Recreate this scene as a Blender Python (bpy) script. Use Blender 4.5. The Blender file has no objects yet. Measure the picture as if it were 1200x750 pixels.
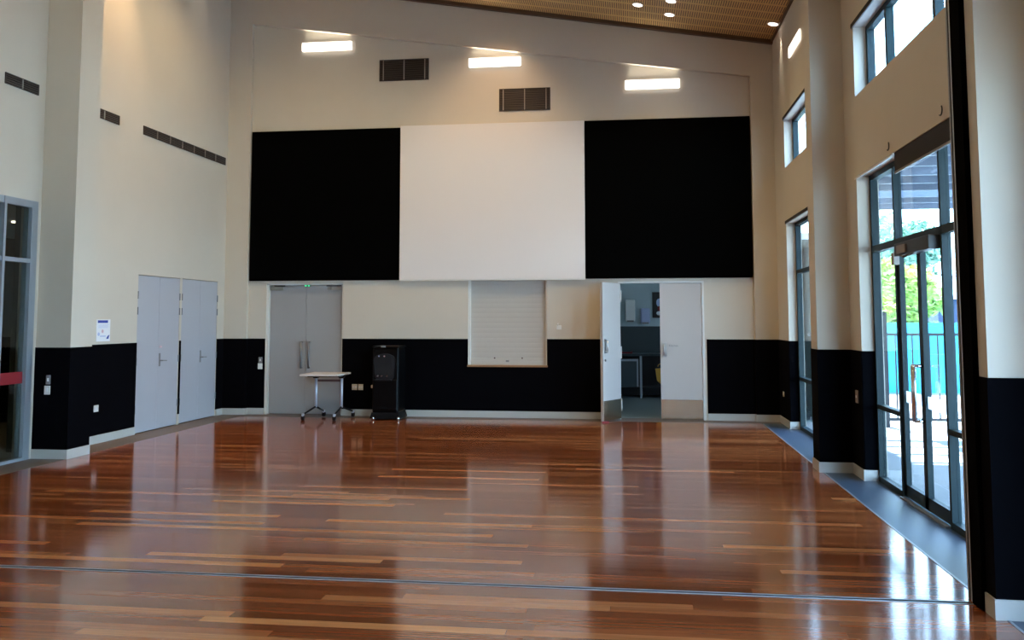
import bpy, bmesh, math, random
from mathutils import Vector, Matrix
random.seed(7)
PI = math.pi
C = bpy.context.scene.collection

# ------------------------------------------------------------------ materials
def mat(name, col, rough=0.6, metal=0.0, spec=0.5, noise=0.0, nscale=20, bump=0.0, bscale=200, emis=None, estr=0, coat=0):
    m = bpy.data.materials.new(name); m.use_nodes = True
    nt = m.node_tree; b = nt.nodes['Principled BSDF']
    b.inputs['Base Color'].default_value = (*col, 1)
    b.inputs['Roughness'].default_value = rough
    b.inputs['Metallic'].default_value = metal
    b.inputs['Specular IOR Level'].default_value = spec
    b.inputs['Coat Weight'].default_value = coat
    if emis:
        b.inputs['Emission Color'].default_value = (*emis, 1); b.inputs['Emission Strength'].default_value = estr
    tc = nt.nodes.new('ShaderNodeTexCoord')
    if noise:
        n = nt.nodes.new('ShaderNodeTexNoise'); n.inputs['Scale'].default_value = nscale; n.inputs['Detail'].default_value = 4
        r = nt.nodes.new('ShaderNodeMapRange'); r.inputs[3].default_value = 1 - noise; r.inputs[4].default_value = 1 + noise
        mx = nt.nodes.new('ShaderNodeVectorMath'); mx.operation = 'SCALE'; mx.inputs[0].default_value = col
        nt.links.new(tc.outputs['Object'], n.inputs['Vector']); nt.links.new(n.outputs['Fac'], r.inputs[0])
        nt.links.new(r.outputs[0], mx.inputs['Scale']); nt.links.new(mx.outputs[0], b.inputs['Base Color'])
    if bump:
        n2 = nt.nodes.new('ShaderNodeTexNoise'); n2.inputs['Scale'].default_value = bscale; n2.inputs['Detail'].default_value = 3
        bp = nt.nodes.new('ShaderNodeBump'); bp.inputs['Strength'].default_value = bump; bp.inputs['Distance'].default_value = 0.002
        nt.links.new(tc.outputs['Object'], n2.inputs['Vector']); nt.links.new(n2.outputs['Fac'], bp.inputs['Height'])
        nt.links.new(bp.outputs[0], b.inputs['Normal'])
    return m

def glass_mat(name, tint=(0.93, 0.97, 0.96), refl=1.0):
    m = bpy.data.materials.new(name); m.use_nodes = True; nt = m.node_tree; nt.nodes.clear()
    o = nt.nodes.new('ShaderNodeOutputMaterial'); mx = nt.nodes.new('ShaderNodeMixShader')
    t = nt.nodes.new('ShaderNodeBsdfTransparent'); t.inputs[0].default_value = (*tint, 1)
    g = nt.nodes.new('ShaderNodeBsdfGlossy'); g.inputs['Roughness'].default_value = 0.02
    ge = nt.nodes.new('ShaderNodeNewGeometry'); d = nt.nodes.new('ShaderNodeVectorMath'); d.operation = 'DOT_PRODUCT'
    nt.links.new(ge.outputs['Incoming'], d.inputs[0]); nt.links.new(ge.outputs['Normal'], d.inputs[1])
    def mth(op, a, v, flip=False):
        q = nt.nodes.new('ShaderNodeMath'); q.operation = op
        nt.links.new(a, q.inputs[1 if flip else 0])
        if v is not None: q.inputs[0 if flip else 1].default_value = v
        return q.outputs[0]
    c = mth('ABSOLUTE', d.outputs['Value'], None); c = mth('SUBTRACT', c, 1.0, True); c = mth('POWER', c, 5.0)
    c = mth('MULTIPLY', c, 0.9 * refl); c = mth('ADD', c, 0.04 * refl); nt.links.new(c, mx.inputs[0])
    nt.links.new(t.outputs[0], mx.inputs[1]); nt.links.new(g.outputs[0], mx.inputs[2]); nt.links.new(mx.outputs[0], o.inputs[0])
    return m

def floor_mat():
    m = bpy.data.materials.new('polished_hardwood'); m.use_nodes = True; nt = m.node_tree; L = nt.links
    b = nt.nodes['Principled BSDF']
    N = nt.nodes.new
    geo = N('ShaderNodeTexCoord'); sp = N('ShaderNodeSeparateXYZ'); L.new(geo.outputs['Object'], sp.inputs[0])
    def M(op, a=None, c=None, v=None):
        n = N('ShaderNodeMath'); n.operation = op
        if a is not None: L.new(a, n.inputs[0])
        if c is not None: L.new(c, n.inputs[1])
        if v is not None: n.inputs[1].default_value = v
        return n.outputs[0]
    W = 0.083
    yr = M('DIVIDE', sp.outputs['Y'], v=W); row = M('FLOOR', yr); fy = M('FRACT', yr)
    wn = N('ShaderNodeTexWhiteNoise'); wn.noise_dimensions = '1D'; L.new(row, wn.inputs['W'])
    off = M('MULTIPLY', wn.outputs['Value'], v=9.0)
    xs = M('ADD', sp.outputs['X'], off)
    xr = M('DIVIDE', xs, v=1.55); cell = M('FLOOR', xr); fx = M('FRACT', xr)
    cb = N('ShaderNodeCombineXYZ'); L.new(cell, cb.inputs[0]); L.new(row, cb.inputs[1])
    w2 = N('ShaderNodeTexWhiteNoise'); w2.noise_dimensions = '2D'; L.new(cb.outputs[0], w2.inputs['Vector'])
    ramp = N('ShaderNodeValToRGB'); L.new(w2.outputs['Value'], ramp.inputs[0])
    e = ramp.color_ramp.elements
    e[0].position = 0; e[0].color = (0.160, 0.038, 0.011, 1)
    e[1].position = 1; e[1].color = (0.500, 0.202, 0.071, 1)
    for p, c in ((0.25, (0.200, 0.049, 0.015, 1)), (0.5, (0.250, 0.067, 0.021, 1)), (0.75, (0.320, 0.097, 0.031, 1)), (0.92, (0.400, 0.143, 0.048, 1))):
        q = e.new(p); q.color = c
    # grain along the board
    mp = N('ShaderNodeMapping'); mp.inputs['Scale'].default_value = (1.2, 45, 1); L.new(geo.outputs['Object'], mp.inputs[0])
    ad = N('ShaderNodeVectorMath'); ad.operation = 'ADD'; L.new(mp.outputs[0], ad.inputs[0]); L.new(w2.outputs['Color'], ad.inputs[1])
    gn = N('ShaderNodeTexNoise'); gn.inputs['Scale'].default_value = 1.6; gn.inputs['Detail'].default_value = 6; L.new(ad.outputs[0], gn.inputs['Vector'])
    mr = N('ShaderNodeMapRange'); mr.inputs[1].default_value = .25; mr.inputs[2].default_value = .75; mr.inputs[3].default_value = 0.72; mr.inputs[4].default_value = 1.28; L.new(gn.outputs['Fac'], mr.inputs[0])
    # joints
    d1 = M('MINIMUM', fy, M('SUBTRACT', None, fy)); 
    one = [n for n in nt.nodes if n.type == 'MATH' and n.operation == 'SUBTRACT'][-1]; one.inputs[0].default_value = 1
    jy = M('GREATER_THAN', d1, v=0.012)
    jx = M('GREATER_THAN', fx, v=0.0015)
    j = M('MULTIPLY', jy, jx); jj = N('ShaderNodeMapRange'); jj.inputs[3].default_value = 0.5; jj.inputs[4].default_value = 1; L.new(j, jj.inputs[0])
    s1 = M('MULTIPLY', mr.outputs[0], jj.outputs[0])
    vm = N('ShaderNodeVectorMath'); vm.operation = 'SCALE'; L.new(ramp.outputs[0], vm.inputs[0]); L.new(s1, vm.inputs['Scale'])
    L.new(vm.outputs[0], b.inputs['Base Color'])
    b.inputs['Roughness'].default_value = FLOOR_ROUGH
    b.inputs['Specular IOR Level'].default_value = FLOOR_SPEC
    # gentle cupping of the boards makes long reflections break up
    nn = N('ShaderNodeTexNoise'); nn.inputs['Scale'].default_value = 1.0; nn.inputs['Detail'].default_value = 2
    mp2 = N('ShaderNodeMapping'); mp2.inputs['Scale'].default_value = (0.8, 9, 1); L.new(geo.outputs['Object'], mp2.inputs[0]); L.new(mp2.outputs[0], nn.inputs['Vector'])
    bp = N('ShaderNodeBump'); bp.inputs['Strength'].default_value = 0.15; bp.inputs['Distance'].default_value = 0.002
    L.new(nn.outputs['Fac'], bp.inputs['Height']); L.new(bp.outputs[0], b.inputs['Normal'])
    return m

def ceiling_mat():
    m = bpy.data.materials.new('slotted_timber'); m.use_nodes = True; nt = m.node_tree; L = nt.links
    b = nt.nodes['Principled BSDF']; N = nt.nodes.new
    tc = N('ShaderNodeTexCoord'); sp = N('ShaderNodeSeparateXYZ'); L.new(tc.outputs['Object'], sp.inputs[0])
    def frac(src, w, thr):
        d = N('ShaderNodeMath'); d.operation = 'DIVIDE'; d.inputs[1].default_value = w; L.new(src, d.inputs[0])
        f = N('ShaderNodeMath'); f.operation = 'FRACT'; L.new(d.outputs[0], f.inputs[0])
        g = N('ShaderNodeMath'); g.operation = 'LESS_THAN'; g.inputs[1].default_value = thr; L.new(f.outputs[0], g.inputs[0])
        return g.outputs[0]
    sx = frac(sp.outputs['X'], 0.032, 0.38); sy = frac(sp.outputs['Y'], 0.30, 0.80)
    a = N('ShaderNodeMath'); a.operation = 'MULTIPLY'; L.new(sx, a.inputs[0]); L.new(sy, a.inputs[1])
    mx = N('ShaderNodeMix'); mx.data_type = 'RGBA'; L.new(a.outputs[0], mx.inputs[0])
    n = N('ShaderNodeTexNoise'); n.inputs['Scale'].default_value = 1.0; mp = N('ShaderNodeMapping'); mp.inputs['Scale'].default_value = (60, 2, 1)
    L.new(tc.outputs['Object'], mp.inputs[0]); L.new(mp.outputs[0], n.inputs['Vector'])
    rp = N('ShaderNodeValToRGB'); L.new(n.outputs['Fac'], rp.inputs[0])
    rp.color_ramp.elements[0].color = (0.56, 0.34, 0.125, 1); rp.color_ramp.elements[1].color = (0.76, 0.50, 0.21, 1)
    L.new(rp.outputs[0], mx.inputs[6]); mx.inputs[7].default_value = (0.11, 0.055, 0.022, 1)
    L.new(mx.outputs[2], b.inputs['Base Color']); b.inputs['Roughness'].default_value = 0.5
    return m

FLOOR_ROUGH = 0.12
FLOOR_SPEC = 0.9
M = {}
M['paint'] = mat('cream_wall_paint', (0.60, 0.535, 0.445), 0.62, noise=0.03, nscale=3, bump=0.15, bscale=260)
M['dado'] = mat('black_fabric_lining', (0.0016, 0.0016, 0.0026), 0.95, spec=0.04, bump=0.3, bscale=500)
M['skirt'] = mat('off_white_skirting', (0.48, 0.465, 0.435), 0.4)
M['floor'] = floor_mat()
M['border'] = mat('grey_matting_with_sky_glare', (0.045, 0.070, 0.110), 0.42, noise=0.12, nscale=60, bump=0.1)  # blue of the sky glare on the strip is put into this colour
M['border_brown'] = mat('brown_grey_matting', (0.13, 0.10, 0.085), 0.5, noise=0.12, nscale=60, bump=0.1)
M['ceiling'] = ceiling_mat()
M['darkwood'] = mat('dark_stained_batten', (0.10, 0.05, 0.022), 0.5, noise=0.2, nscale=8)
M['blackfelt'] = mat('black_felt', (0.0010, 0.0010, 0.0010), 0.97, spec=0.02, noise=0.3, nscale=900)
M['screen'] = mat('white_projection_surface', (0.76, 0.715, 0.69), 0.7, noise=0.01, nscale=300)
M['doorpaint'] = mat('pale_grey_door_paint', (0.43, 0.43, 0.465), 0.42, noise=0.015, nscale=5)
M['doorgrey'] = mat('recess_shaded_door_paint', (0.34, 0.33, 0.325), 0.5, noise=0.015, nscale=5)  # grey paint darkened to carry the shading of the door recess
M['doorwhite'] = mat('white_door_paint', (0.50, 0.465, 0.44), 0.45)
M['frame_white'] = mat('white_frame_paint', (0.72, 0.70, 0.66), 0.45)
M['gap'] = mat('shadow_gap', (0.02, 0.02, 0.02), 0.9)
M['steel'] = mat('brushed_steel', (0.55, 0.55, 0.55), 0.3, metal=1.0, noise=0.06, nscale=120)
M['kick'] = mat('brushed_kick_plate', (0.66, 0.52, 0.40), 0.22, metal=1.0, noise=0.1, nscale=90)
M['chrome'] = mat('chrome', (0.85, 0.87, 0.9), 0.12, metal=1.0)
M['alu'] = mat('natural_anodised_aluminium', (0.36, 0.39, 0.43), 0.4, metal=0.5)
M['teal'] = mat('powder_coated_window_frame', (0.013, 0.027, 0.031), 0.5, spec=0.25)
M['charcoal'] = mat('charcoal_powder_coat', (0.03, 0.032, 0.035), 0.4)
M['glass'] = glass_mat('clear_glass')
M['glassdark'] = glass_mat('tinted_glass', (0.75, 0.78, 0.74), 1.0)
M['blind'] = mat('charcoal_blind_fabric', (0.022, 0.020, 0.022), 0.9)
M['white'] = mat('white_plastic', (0.78, 0.77, 0.74), 0.35)
M['offwhite'] = mat('ivory_plastic', (0.72, 0.62, 0.45), 0.35)
M['greyplate'] = mat('grey_plastic_plate', (0.22, 0.21, 0.21), 0.4)
M['brownvent'] = mat('brown_vent_blades', (0.055, 0.040, 0.033), 0.6)
M['ventframe'] = mat('vent_divider', (0.30, 0.26, 0.23), 0.5)
M['closer'] = mat('beige_grey_metal', (0.22, 0.20, 0.16), 0.45)
M['handlegrey'] = mat('satin_grey_metal', (0.22, 0.22, 0.23), 0.4, metal=.6)
M['ventdark'] = mat('vent_interior', (0.012, 0.009, 0.008), 0.9)
M['shutter'] = mat('grey_beige_shutter', (0.50, 0.46, 0.41), 0.5)
M['woodsill'] = mat('timber_sill', (0.32, 0.17, 0.08), 0.45, noise=0.2, nscale=30)
M['laminate'] = mat('pale_laminate', (0.74, 0.68, 0.66), 0.35)
M['silver_leg'] = mat('silver_painted_leg', (0.62, 0.66, 0.74), 0.3, metal=0.4)
M['blackplastic'] = mat('black_plastic', (0.005, 0.005, 0.006), 0.5, spec=.2)
M['cooler'] = mat('gloss_black_plastic', (0.0012, 0.0013, 0.0017), 0.4, spec=.15)
M['coolerpanel'] = mat('dark_blue_grey_plastic', (0.006, 0.008, 0.011), 0.4)
M['tubered'] = mat('dark_red_brown_metal', (0.07, 0.03, 0.028), 0.45)
M['paper'] = mat('white_paper', (0.82, 0.83, 0.86), 0.7)
M['blue'] = mat('printed_blue', (0.03, 0.06, 0.32), 0.6)
M['paleblue'] = mat('printed_pale_blue', (0.45, 0.52, 0.75), 0.6)
M['palered'] = mat('printed_pale_pink', (0.65, 0.45, 0.5), 0.6)
M['red'] = mat('red_film', (0.22, 0.006, 0.012), 0.5)
M['lamp'] = mat('lit_diffuser', (1, 1, 1), 0.4, emis=(1.0, 0.93, 0.84), estr=1.7)
M['downlamp'] = mat('lit_downlight', (1, 1, 1), 0.4, emis=(1.0, 0.86, 0.76), estr=6)
M['green'] = mat('lit_green_indicator', (0.05, 0.6, 0.25), 0.4, emis=(0.08, 1.0, 0.35), estr=1.1)
M['film'] = mat('frosted_film', (0.85, 0.92, 0.95), 0.5)
_n = M['film'].node_tree; _t = _n.nodes.new('ShaderNodeBsdfTranslucent'); _t.inputs[0].default_value = (.95, .97, 1, 1)
_x = _n.nodes.new('ShaderNodeMixShader'); _x.inputs[0].default_value = .85
_n.links.new(_n.nodes['Principled BSDF'].outputs[0], _x.inputs[1]); _n.links.new(_t.outputs[0], _x.inputs[2]); _n.links.new(_x.outputs[0], _n.nodes['Material Output'].inputs[0])
M['kfloor'] = mat('grey_green_vinyl', (0.20, 0.25, 0.25), 0.35, noise=0.05)
M['kwall'] = mat('pale_blue_grey_paint', (0.50, 0.60, 0.62), 0.6)
M['tile'] = mat('dark_splashback', (0.035, 0.055, 0.065), 0.3)
M['kdark'] = mat('dark_cabinet_interior', (0.012, 0.014, 0.016), 0.5)
M['yellow'] = mat('yellow_cloth', (0.65, 0.33, 0.04), 0.7)
M['picblack'] = mat('black_picture_frame', (0.006, 0.006, 0.006), 0.4)
M['paving'] = mat('pale_concrete_paving', (0.24, 0.24, 0.24), 0.8, noise=0.12, nscale=2.5, bump=0.2, bscale=60)
M['fence'] = mat('black_fence_steel', (0.012, 0.012, 0.018), 0.45)
M['pool'] = mat('turquoise_screen', (0.03, 0.36, 0.50), 0.6, noise=0.25, nscale=3)
M['leaf'] = mat('bright_green_leaves', (0.42, 0.55, 0.12), 0.6, noise=0.4, nscale=5)
M['leafblue'] = mat('blue_green_leaves', (0.24, 0.42, 0.30), 0.6, noise=0.4, nscale=5)
M['bark'] = mat('bark', (0.14, 0.10, 0.07), 0.9, noise=0.3, nscale=12)
M['pergroof'] = mat('grey_blue_roof_sheet', (0.13, 0.16, 0.21), 0.6)
M['pergbeam'] = mat('blue_grey_beam_paint', (0.16, 0.19, 0.25), 0.5)
M['shedwall'] = mat('dark_blue_cladding', (0.035, 0.045, 0.11), 0.6)
M['shedroof'] = mat('light_blue_roof', (0.30, 0.40, 0.55), 0.5)
M['corrwall'] = mat('olive_grey_wall', (0.10, 0.10, 0.075), 0.7)
M['corrlow'] = mat('tan_floor_finish', (0.30, 0.24, 0.15), 0.6)
M['ceilpaint'] = mat('white_ceiling_paint', (0.7, 0.7, 0.68), 0.7)
M['foliage_dark'] = mat('dark_plant_leaves', (0.02, 0.04, 0.015), 0.6)

# ------------------------------------------------------------------ mesh helpers
class MB:
    def __init__(s): s.bm = bmesh.new()
    def box(s, x0, x1, y0, y1, z0, z1, bev=0, seg=2):
        x0, x1 = sorted((x0, x1)); y0, y1 = sorted((y0, y1)); z0, z1 = sorted((z0, z1))
        r = bmesh.ops.create_cube(s.bm, size=1)
        for v in r['verts']:
            v.co = Vector((x0 + (v.co.x + .5) * (x1 - x0), y0 + (v.co.y + .5) * (y1 - y0), z0 + (v.co.z + .5) * (z1 - z0)))
        if bev:
            es = list({e for v in r['verts'] for e in v.link_edges})
            bmesh.ops.bevel(s.bm, geom=es, offset=bev, segments=seg, affect='EDGES', profile=0.5)
        return s
    def prism(s, pts, axis, a, b):
        """polygon pts extruded along axis ('y': pts are (x,z); 'x': (y,z); 'z': (x,y))"""
        f = {'y': lambda p, t: (p[0], t, p[1]), 'x': lambda p, t: (t, p[0], p[1]), 'z': lambda p, t: (p[0], p[1], t)}[axis]
        A = [s.bm.verts.new(f(p, a)) for p in pts]; B = [s.bm.verts.new(f(p, b)) for p in pts]
        s.bm.faces.new(A); s.bm.faces.new(B[::-1]); n = len(pts)
        for i in range(n): s.bm.faces.new((A[i], A[(i + 1) % n], B[(i + 1) % n], B[i]))
        return s
    def tube(s, p, q, r, r2=None, n=12):
        p = Vector(p); q = Vector(q); d = q - p
        m = Matrix.Translation((p + q) / 2) @ d.to_track_quat('Z', 'Y').to_matrix().to_4x4()
        bmesh.ops.create_cone(s.bm, cap_ends=True, segments=n, radius1=r, radius2=r if r2 is None else r2, depth=d.length, matrix=m)
        return s
    def path(s, pts, r, n=10):
        for a, b in zip(pts, pts[1:]): s.tube(a, b, r, n=n)
        for p in pts[1:-1]: s.ball(p, r)
        return s
    def ball(s, c, r, sc=(1, 1, 1), n=10):
        m = Matrix.Translation(Vector(c)) @ Matrix.Diagonal((*sc, 1))
        bmesh.ops.create_uvsphere(s.bm, u_segments=n, v_segments=max(6, n // 2 + 2), radius=r, matrix=m)
        return s
    def torus(s, c, R, r, axis='x', n=18, k=8, a0=0, a1=2 * PI):
        rings = []
        full = abs(a1 - a0 - 2 * PI) < 1e-6
        cnt = n if full else n + 1
        for i in range(cnt):
            t = a0 + (a1 - a0) * i / n
            ring = []
            for j in range(k):
                u = 2 * PI * j / k; rr = R + r * math.cos(u); h = r * math.sin(u)
                a, b = rr * math.cos(t), rr * math.sin(t)
                co = {'x': (h, a, b), 'y': (a, h, b), 'z': (a, b, h)}[axis]
                ring.append(s.bm.verts.new(Vector(c) + Vector(co)))
            rings.append(ring)
        for i in range(n):
            A = rings[i]; B = rings[(i + 1) % cnt]
            for j in range(k): s.bm.faces.new((A[j], A[(j + 1) % k], B[(j + 1) % k], B[j]))
        return s
    def build(s, name, m, parent=None, smooth=False, loc=None):
        bmesh.ops.recalc_face_normals(s.bm, faces=s.bm.faces)
        me = bpy.data.meshes.new(name)
        org = Vector(loc) if loc is not None else None
        if org is not None: bmesh.ops.translate(s.bm, verts=s.bm.verts, vec=-org)
        s.bm.to_mesh(me); s.bm.free()
        if smooth: 
            for p in me.polygons: p.use_smooth = True
        for mm in (m if isinstance(m, (list, tuple)) else [m]): me.materials.append(mm)
        o = bpy.data.objects.new(name, me); C.objects.link(o)
        if parent is not None:
            o.parent = parent
            par = parent; off = Vector((0, 0, 0))
            # world-space coordinates were used: undo the ancestors' placement
            mw = Matrix.Identity(4); chain = []
            while par is not None: chain.append(par); par = par.parent
            for q in reversed(chain):
                mw = mw @ Matrix.LocRotScale(q.location, q.rotation_euler, q.scale)
            o.matrix_local = mw.inverted() @ (Matrix.Translation(org) if org is not None else Matrix.Identity(4))
        elif org is not None: o.location = org
        return o

def tag(o, label=None, cat=None, group=None, kind=None):
    if label: o['label'] = label
    if cat: o['category'] = cat
    if group: o['group'] = group
    if kind: o['kind'] = kind
    return o
def empty(name, loc, label=None, cat=None, group=None, kind=None):
    o = bpy.data.objects.new(name, None); C.objects.link(o); o.location = loc; o.empty_display_size = .1
    return tag(o, label, cat, group, kind)
def struct(name, mb, m, label=None, parent=None):
    o = mb.build(name, m, parent)
    if parent is None: o['kind'] = 'structure'
    if label: o['label'] = label
    return o
def copy_tree(o, parent=None):
    c = o.copy(); C.objects.link(c); c.parent = parent
    for ch in list(o.children): copy_tree(ch, c)
    return c

# ------------------------------------------------------------------ measures
XL, XR = -6.5, 2.13          # side wall faces
YB, YI = 13.80, 13.88        # back wall face, face of the shallow recess
YR = -5.0                    # wall behind the camera
DH = 1.2                     # height of the black lining
def cz(x): return 5.69 + 0.169 * (2.13 - x)
SK = 0.1

# ------------------------------------------------------------------ floor and ceiling
fl = struct('floor', MB().box(-6.09, 1.84, YR, 13.55, -0.2, 0), M['floor'], 'polished reddish hardwood board floor')
b = MB().box(XL - .2, -6.09, YR, 14.06, -0.2, 0).box(-6.09, 2.36, 13.55, 14.06, -0.2, 0)
b.build('border_strip', M['border_brown'], fl)['label'] = 'brown-grey matting strip along the left and end walls'
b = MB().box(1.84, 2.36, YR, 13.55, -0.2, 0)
b.build('border_strip', M['border'], fl)['label'] = 'grey matting strip along the window wall, sky-glare blue in its colour'
e_ = MB().box(1.832, 1.846, YR, 13.5, -.01, 0.003)
e_.build('edge_trim', M['alu'], fl)['label'] = 'thin metal edge strip'

cm = MB().prism([(XL - .2, cz(XL - .2)), (2.36, cz(2.36)), (2.36, cz(2.36) + .15), (XL - .2, cz(XL - .2) + .15)], 'y', YR - .2, 14.1)
ceil = struct('ceiling', cm, M['ceiling'], 'sloping slotted timber ceiling')
t = MB().prism([(XL, cz(XL)), (XR, cz(XR)), (XR, cz(XR) - .055), (XL, cz(XL) - .055)], 'y', 13.72, 13.80)
struct('trim_1', t, M['darkwood'], 'dark timber batten where the ceiling meets the back wall')
t = MB().box(2.10, XR, 5.35, 13.72, cz(XR) - .03, cz(2.10))
struct('trim_2', t, M['darkwood'], 'dark batten along the top of the window wall')

# ------------------------------------------------------------------ back wall (shallow recess with a sloping top)
def rz(x): return 6.33 - (6.33 - 5.17) / (1.79 + 6.12) * (x + 6.12)
w = MB()
RX0, RX1 = -6.12, 1.795
w.prism([(XL - .2, 0), (RX0, 0), (RX0, rz(RX0)), (RX1, rz(RX1)), (RX1, 0), (XR + .2, 0), (XR + .2, cz(XR + .2)), (XL - .2, cz(XL - .2))], 'y', YB, YI)
LD = (-5.83, -4.555); HA = (-2.54, -1.31); KD = (-0.225, 1.06); DT = 2.075
xs = [XL - .2, LD[0], LD[1], HA[0], HA[1], KD[0], KD[1], XR + .2]
Y2 = 14.06
w.box(XL - .2, KD[0] - .3, Y2, Y2 + .1, 0, 3.0)  # unseen backing added behind doors and hatch against light leaks
for a, c in ((xs[0], xs[1]), (xs[2], xs[3]), (xs[4], xs[5]), (xs[6], xs[7])): w.box(a, c, YI, Y2, 0, 2.2)
w.box(LD[0], LD[1], YI, Y2, DT, 2.2); w.box(KD[0], KD[1], YI, Y2, DT, 2.2)
w.box(HA[0], HA[1], YI, Y2, 0, 0.79); w.box(HA[0], HA[1], YI, Y2, 2.125, 2.2)
w.prism([(XL - .2, 2.2), (XR + .2, 2.2), (XR + .2, cz(XR + .2)), (XL - .2, cz(XL - .2))], 'y', YI, Y2)
wb = struct('wall_back', w, M['paint'], 'tall cream end wall with shallow sloping-topped recess')
d = MB(); T = .008
d.box(XL, RX0 + .0, YB - T, YB, SK, DH).box(RX1, XR, YB - T, YB, SK, DH)
d.box(RX0, RX0 + T, YB, YI, SK, DH).box(RX1 - T, RX1, YB, YI, SK, DH)
d.box(RX0, LD[0], YI - T, YI, SK, DH).box(LD[1], HA[0], YI - T, YI, SK, DH).box(HA[0], HA[1], YI - T, YI, SK, .775)
d.box(HA[1], KD[0] - .0, YI - T, YI, SK, DH).box(KD[1] + .03, RX1, YI - T, YI, SK, DH)
d.build('dado_lining', M['dado'], wb)['label'] = 'black fabric lining on the lower wall'
sk = MB(); T = .018
for a, c, y in ((XL, RX0, YB), (RX1, XR, YB), (RX0, LD[0], YI), (LD[1], KD[0], YI), (KD[1] + .03, RX1, YI)): sk.box(a, c, y - T, y, 0, SK)
sk.box(RX0, RX0 + T, YB, YI, 0, SK).box(RX1 - T, RX1, YB, YI, 0, SK)
struct('baseboard_back', sk, M['skirt'], 'off-white skirting along the end wall')

# ------------------------------------------------------------------ left wall
w = MB(); X0 = XL - .2
GD = (6.1, 9.15); GT = 2.80                      # glazed doors in the left wall
C1 = (11.24, 12.365); C2 = (12.425, 13.56); CT = 2.10
w.box(X0, XL, YR, GD[0], 0, 5.4).box(X0, XL, GD[0], GD[1], GT, 5.4).box(X0, XL, GD[1], C1[0], 0, 5.4)
w.box(X0, XL, C1[0], C1[1], CT, 5.4).box(X0, XL, C1[1], C2[0], 0, 5.4).box(X0, XL, C2[0], C2[1], CT, 5.4).box(X0, XL, C2[1], YB, 0, 5.4)
w.prism([(X0, 5.4), (XL, 5.4), (XL, cz(XL)), (X0, cz(X0))], 'y', YR, YB)
wl = struct('wall_left', w, M['paint'], 'tall cream side wall with storage doors')
d = MB(); T = .008
d.box(XL, XL + T, 9.6, C1[0], SK, DH).box(XL, XL + T, C1[1] + .005, C2[0] - .005, SK + .05, DH).box(XL, XL + T, C2[1], YB, SK, DH)
d.box(XL, XL + T, YR, GD[0], SK, DH)
d.build('dado_lining', M['dado'], wl)['label'] = 'black fabric lining on the lower wall'
sk = MB(); T = .018
sk.box(XL, XL + T, 9.6, C1[0], 0, SK).box(XL, XL + T, C2[1] + .02, YB, 0, SK).box(XL, XL + T, YR, GD[0], 0, SK)
PX = -6.09
sk.box(XL, PX + T, 9.2 - T, 9.2, 0, SK).box(PX, PX + T, 9.2, 9.6, 0, SK)
struct('baseboard_left', sk, M['skirt'], 'off-white skirting along the left wall')
# pier on the left wall
w = MB().prism([(XL, 0), (PX, 0), (PX, cz(PX)), (XL, cz(XL))], 'y', 9.2, 9.6)
pl = struct('wall_pier', w, M['paint'], 'cream pier standing out from the left wall')
d = MB().box(XL, PX + .008, 9.192, 9.2, SK, DH).box(PX, PX + .008, 9.2, 9.6, SK, DH)
d.build('dado_lining', M['dado'], pl)

# storage cupboard doors (flush, full height)
def cupboard_door(name, y0, y1, knob, label):
    root = empty(name, (XL, y0, 0), label, None, None, 'structure')
    fr = MB(); fr.box(XL - .19, XL - .15, y0 - .02, y1 + .02, 0, CT + .02)      # unseen dark back panel added to block light leaks
    fr.build('backing', M['gap'], root)
    ym = (y0 + y1) / 2
    for a, c in ((y0 + .004, ym - .002), (ym + .002, y1 - .004)):
        lf = MB().box(XL - .045, XL - .004, a, c, .012, CT - .008, bev=.002, seg=1).build('leaf', M['doorpaint'], root)
        hy = a if a < ym - .1 else c
        for z in (.32, .95, 1.62, 1.83):
            MB().tube((XL + .002, hy, z - .05), (XL + .002, hy, z + .05), .009, n=8).build('hinge', M['handlegrey'], lf)
        if c > ym + .1:
            h = MB().box(XL - .004, XL + .004, a + .02, a + .06, .86, 1.04, bev=.002, seg=1)
            h.tube((XL, a + .04, .94), (XL + .05, a + .04, .94), .009).tube((XL + .045, a + .03, .94), (XL + .045, a + .15, .935), .008)
            h.ball((XL + .045, a + .04, .94), .010)
            h.build('lever_handle', M['greyplate'], lf)['label'] = 'dark lever handle on a long plate'
            if knob: MB().box(XL - .004, XL + .004, a + .03, a + .085, 1.115, 1.14).build('indicator_plate', M['palered'], lf)
    return root
cupboard_door('door_1', *C1, True, 'nearer flush pale grey storage double door in the left wall')
cupboard_door('door_2', *C2, False, 'farther flush pale grey storage double door in the left wall')

# glazed door set in the left wall
gd = empty('door_3', (XL, 9.0, 0), 'aluminium framed glazed doors at the left edge', None, None, 'structure')
f = MB(); FX0, FX1 = XL - .10, XL + .003
f.box(FX0, FX1, 9.05, GD[1], 0, GT).box(FX0, FX1, GD[0], GD[0] + .06, 0, GT)
f.box(FX0, FX1, GD[0] + .06, 9.05, GT - .075, GT).box(FX0, FX1 - .002, GD[0] + .06, 9.05, 2.12, 2.165).box(FX0, FX1 - .002, GD[0] + .06, 9.05, 0, .03)
f.box(FX0, FX1 + .01, 8.60, 8.635, 0.001, GT - .001).box(FX0, FX1 + .001, 7.5, 7.56, 0.001, GT - .001).box(FX0 + .02, FX1 - .02, 7.56, 7.64, .03, 2.12)
f.build('frame', M['alu'], gd)
st = MB().box(FX0 + .02, FX1 - .02, 8.52, 8.60, .03, 2.12); st.build('door_stile', M['darkwood'], gd)
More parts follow.
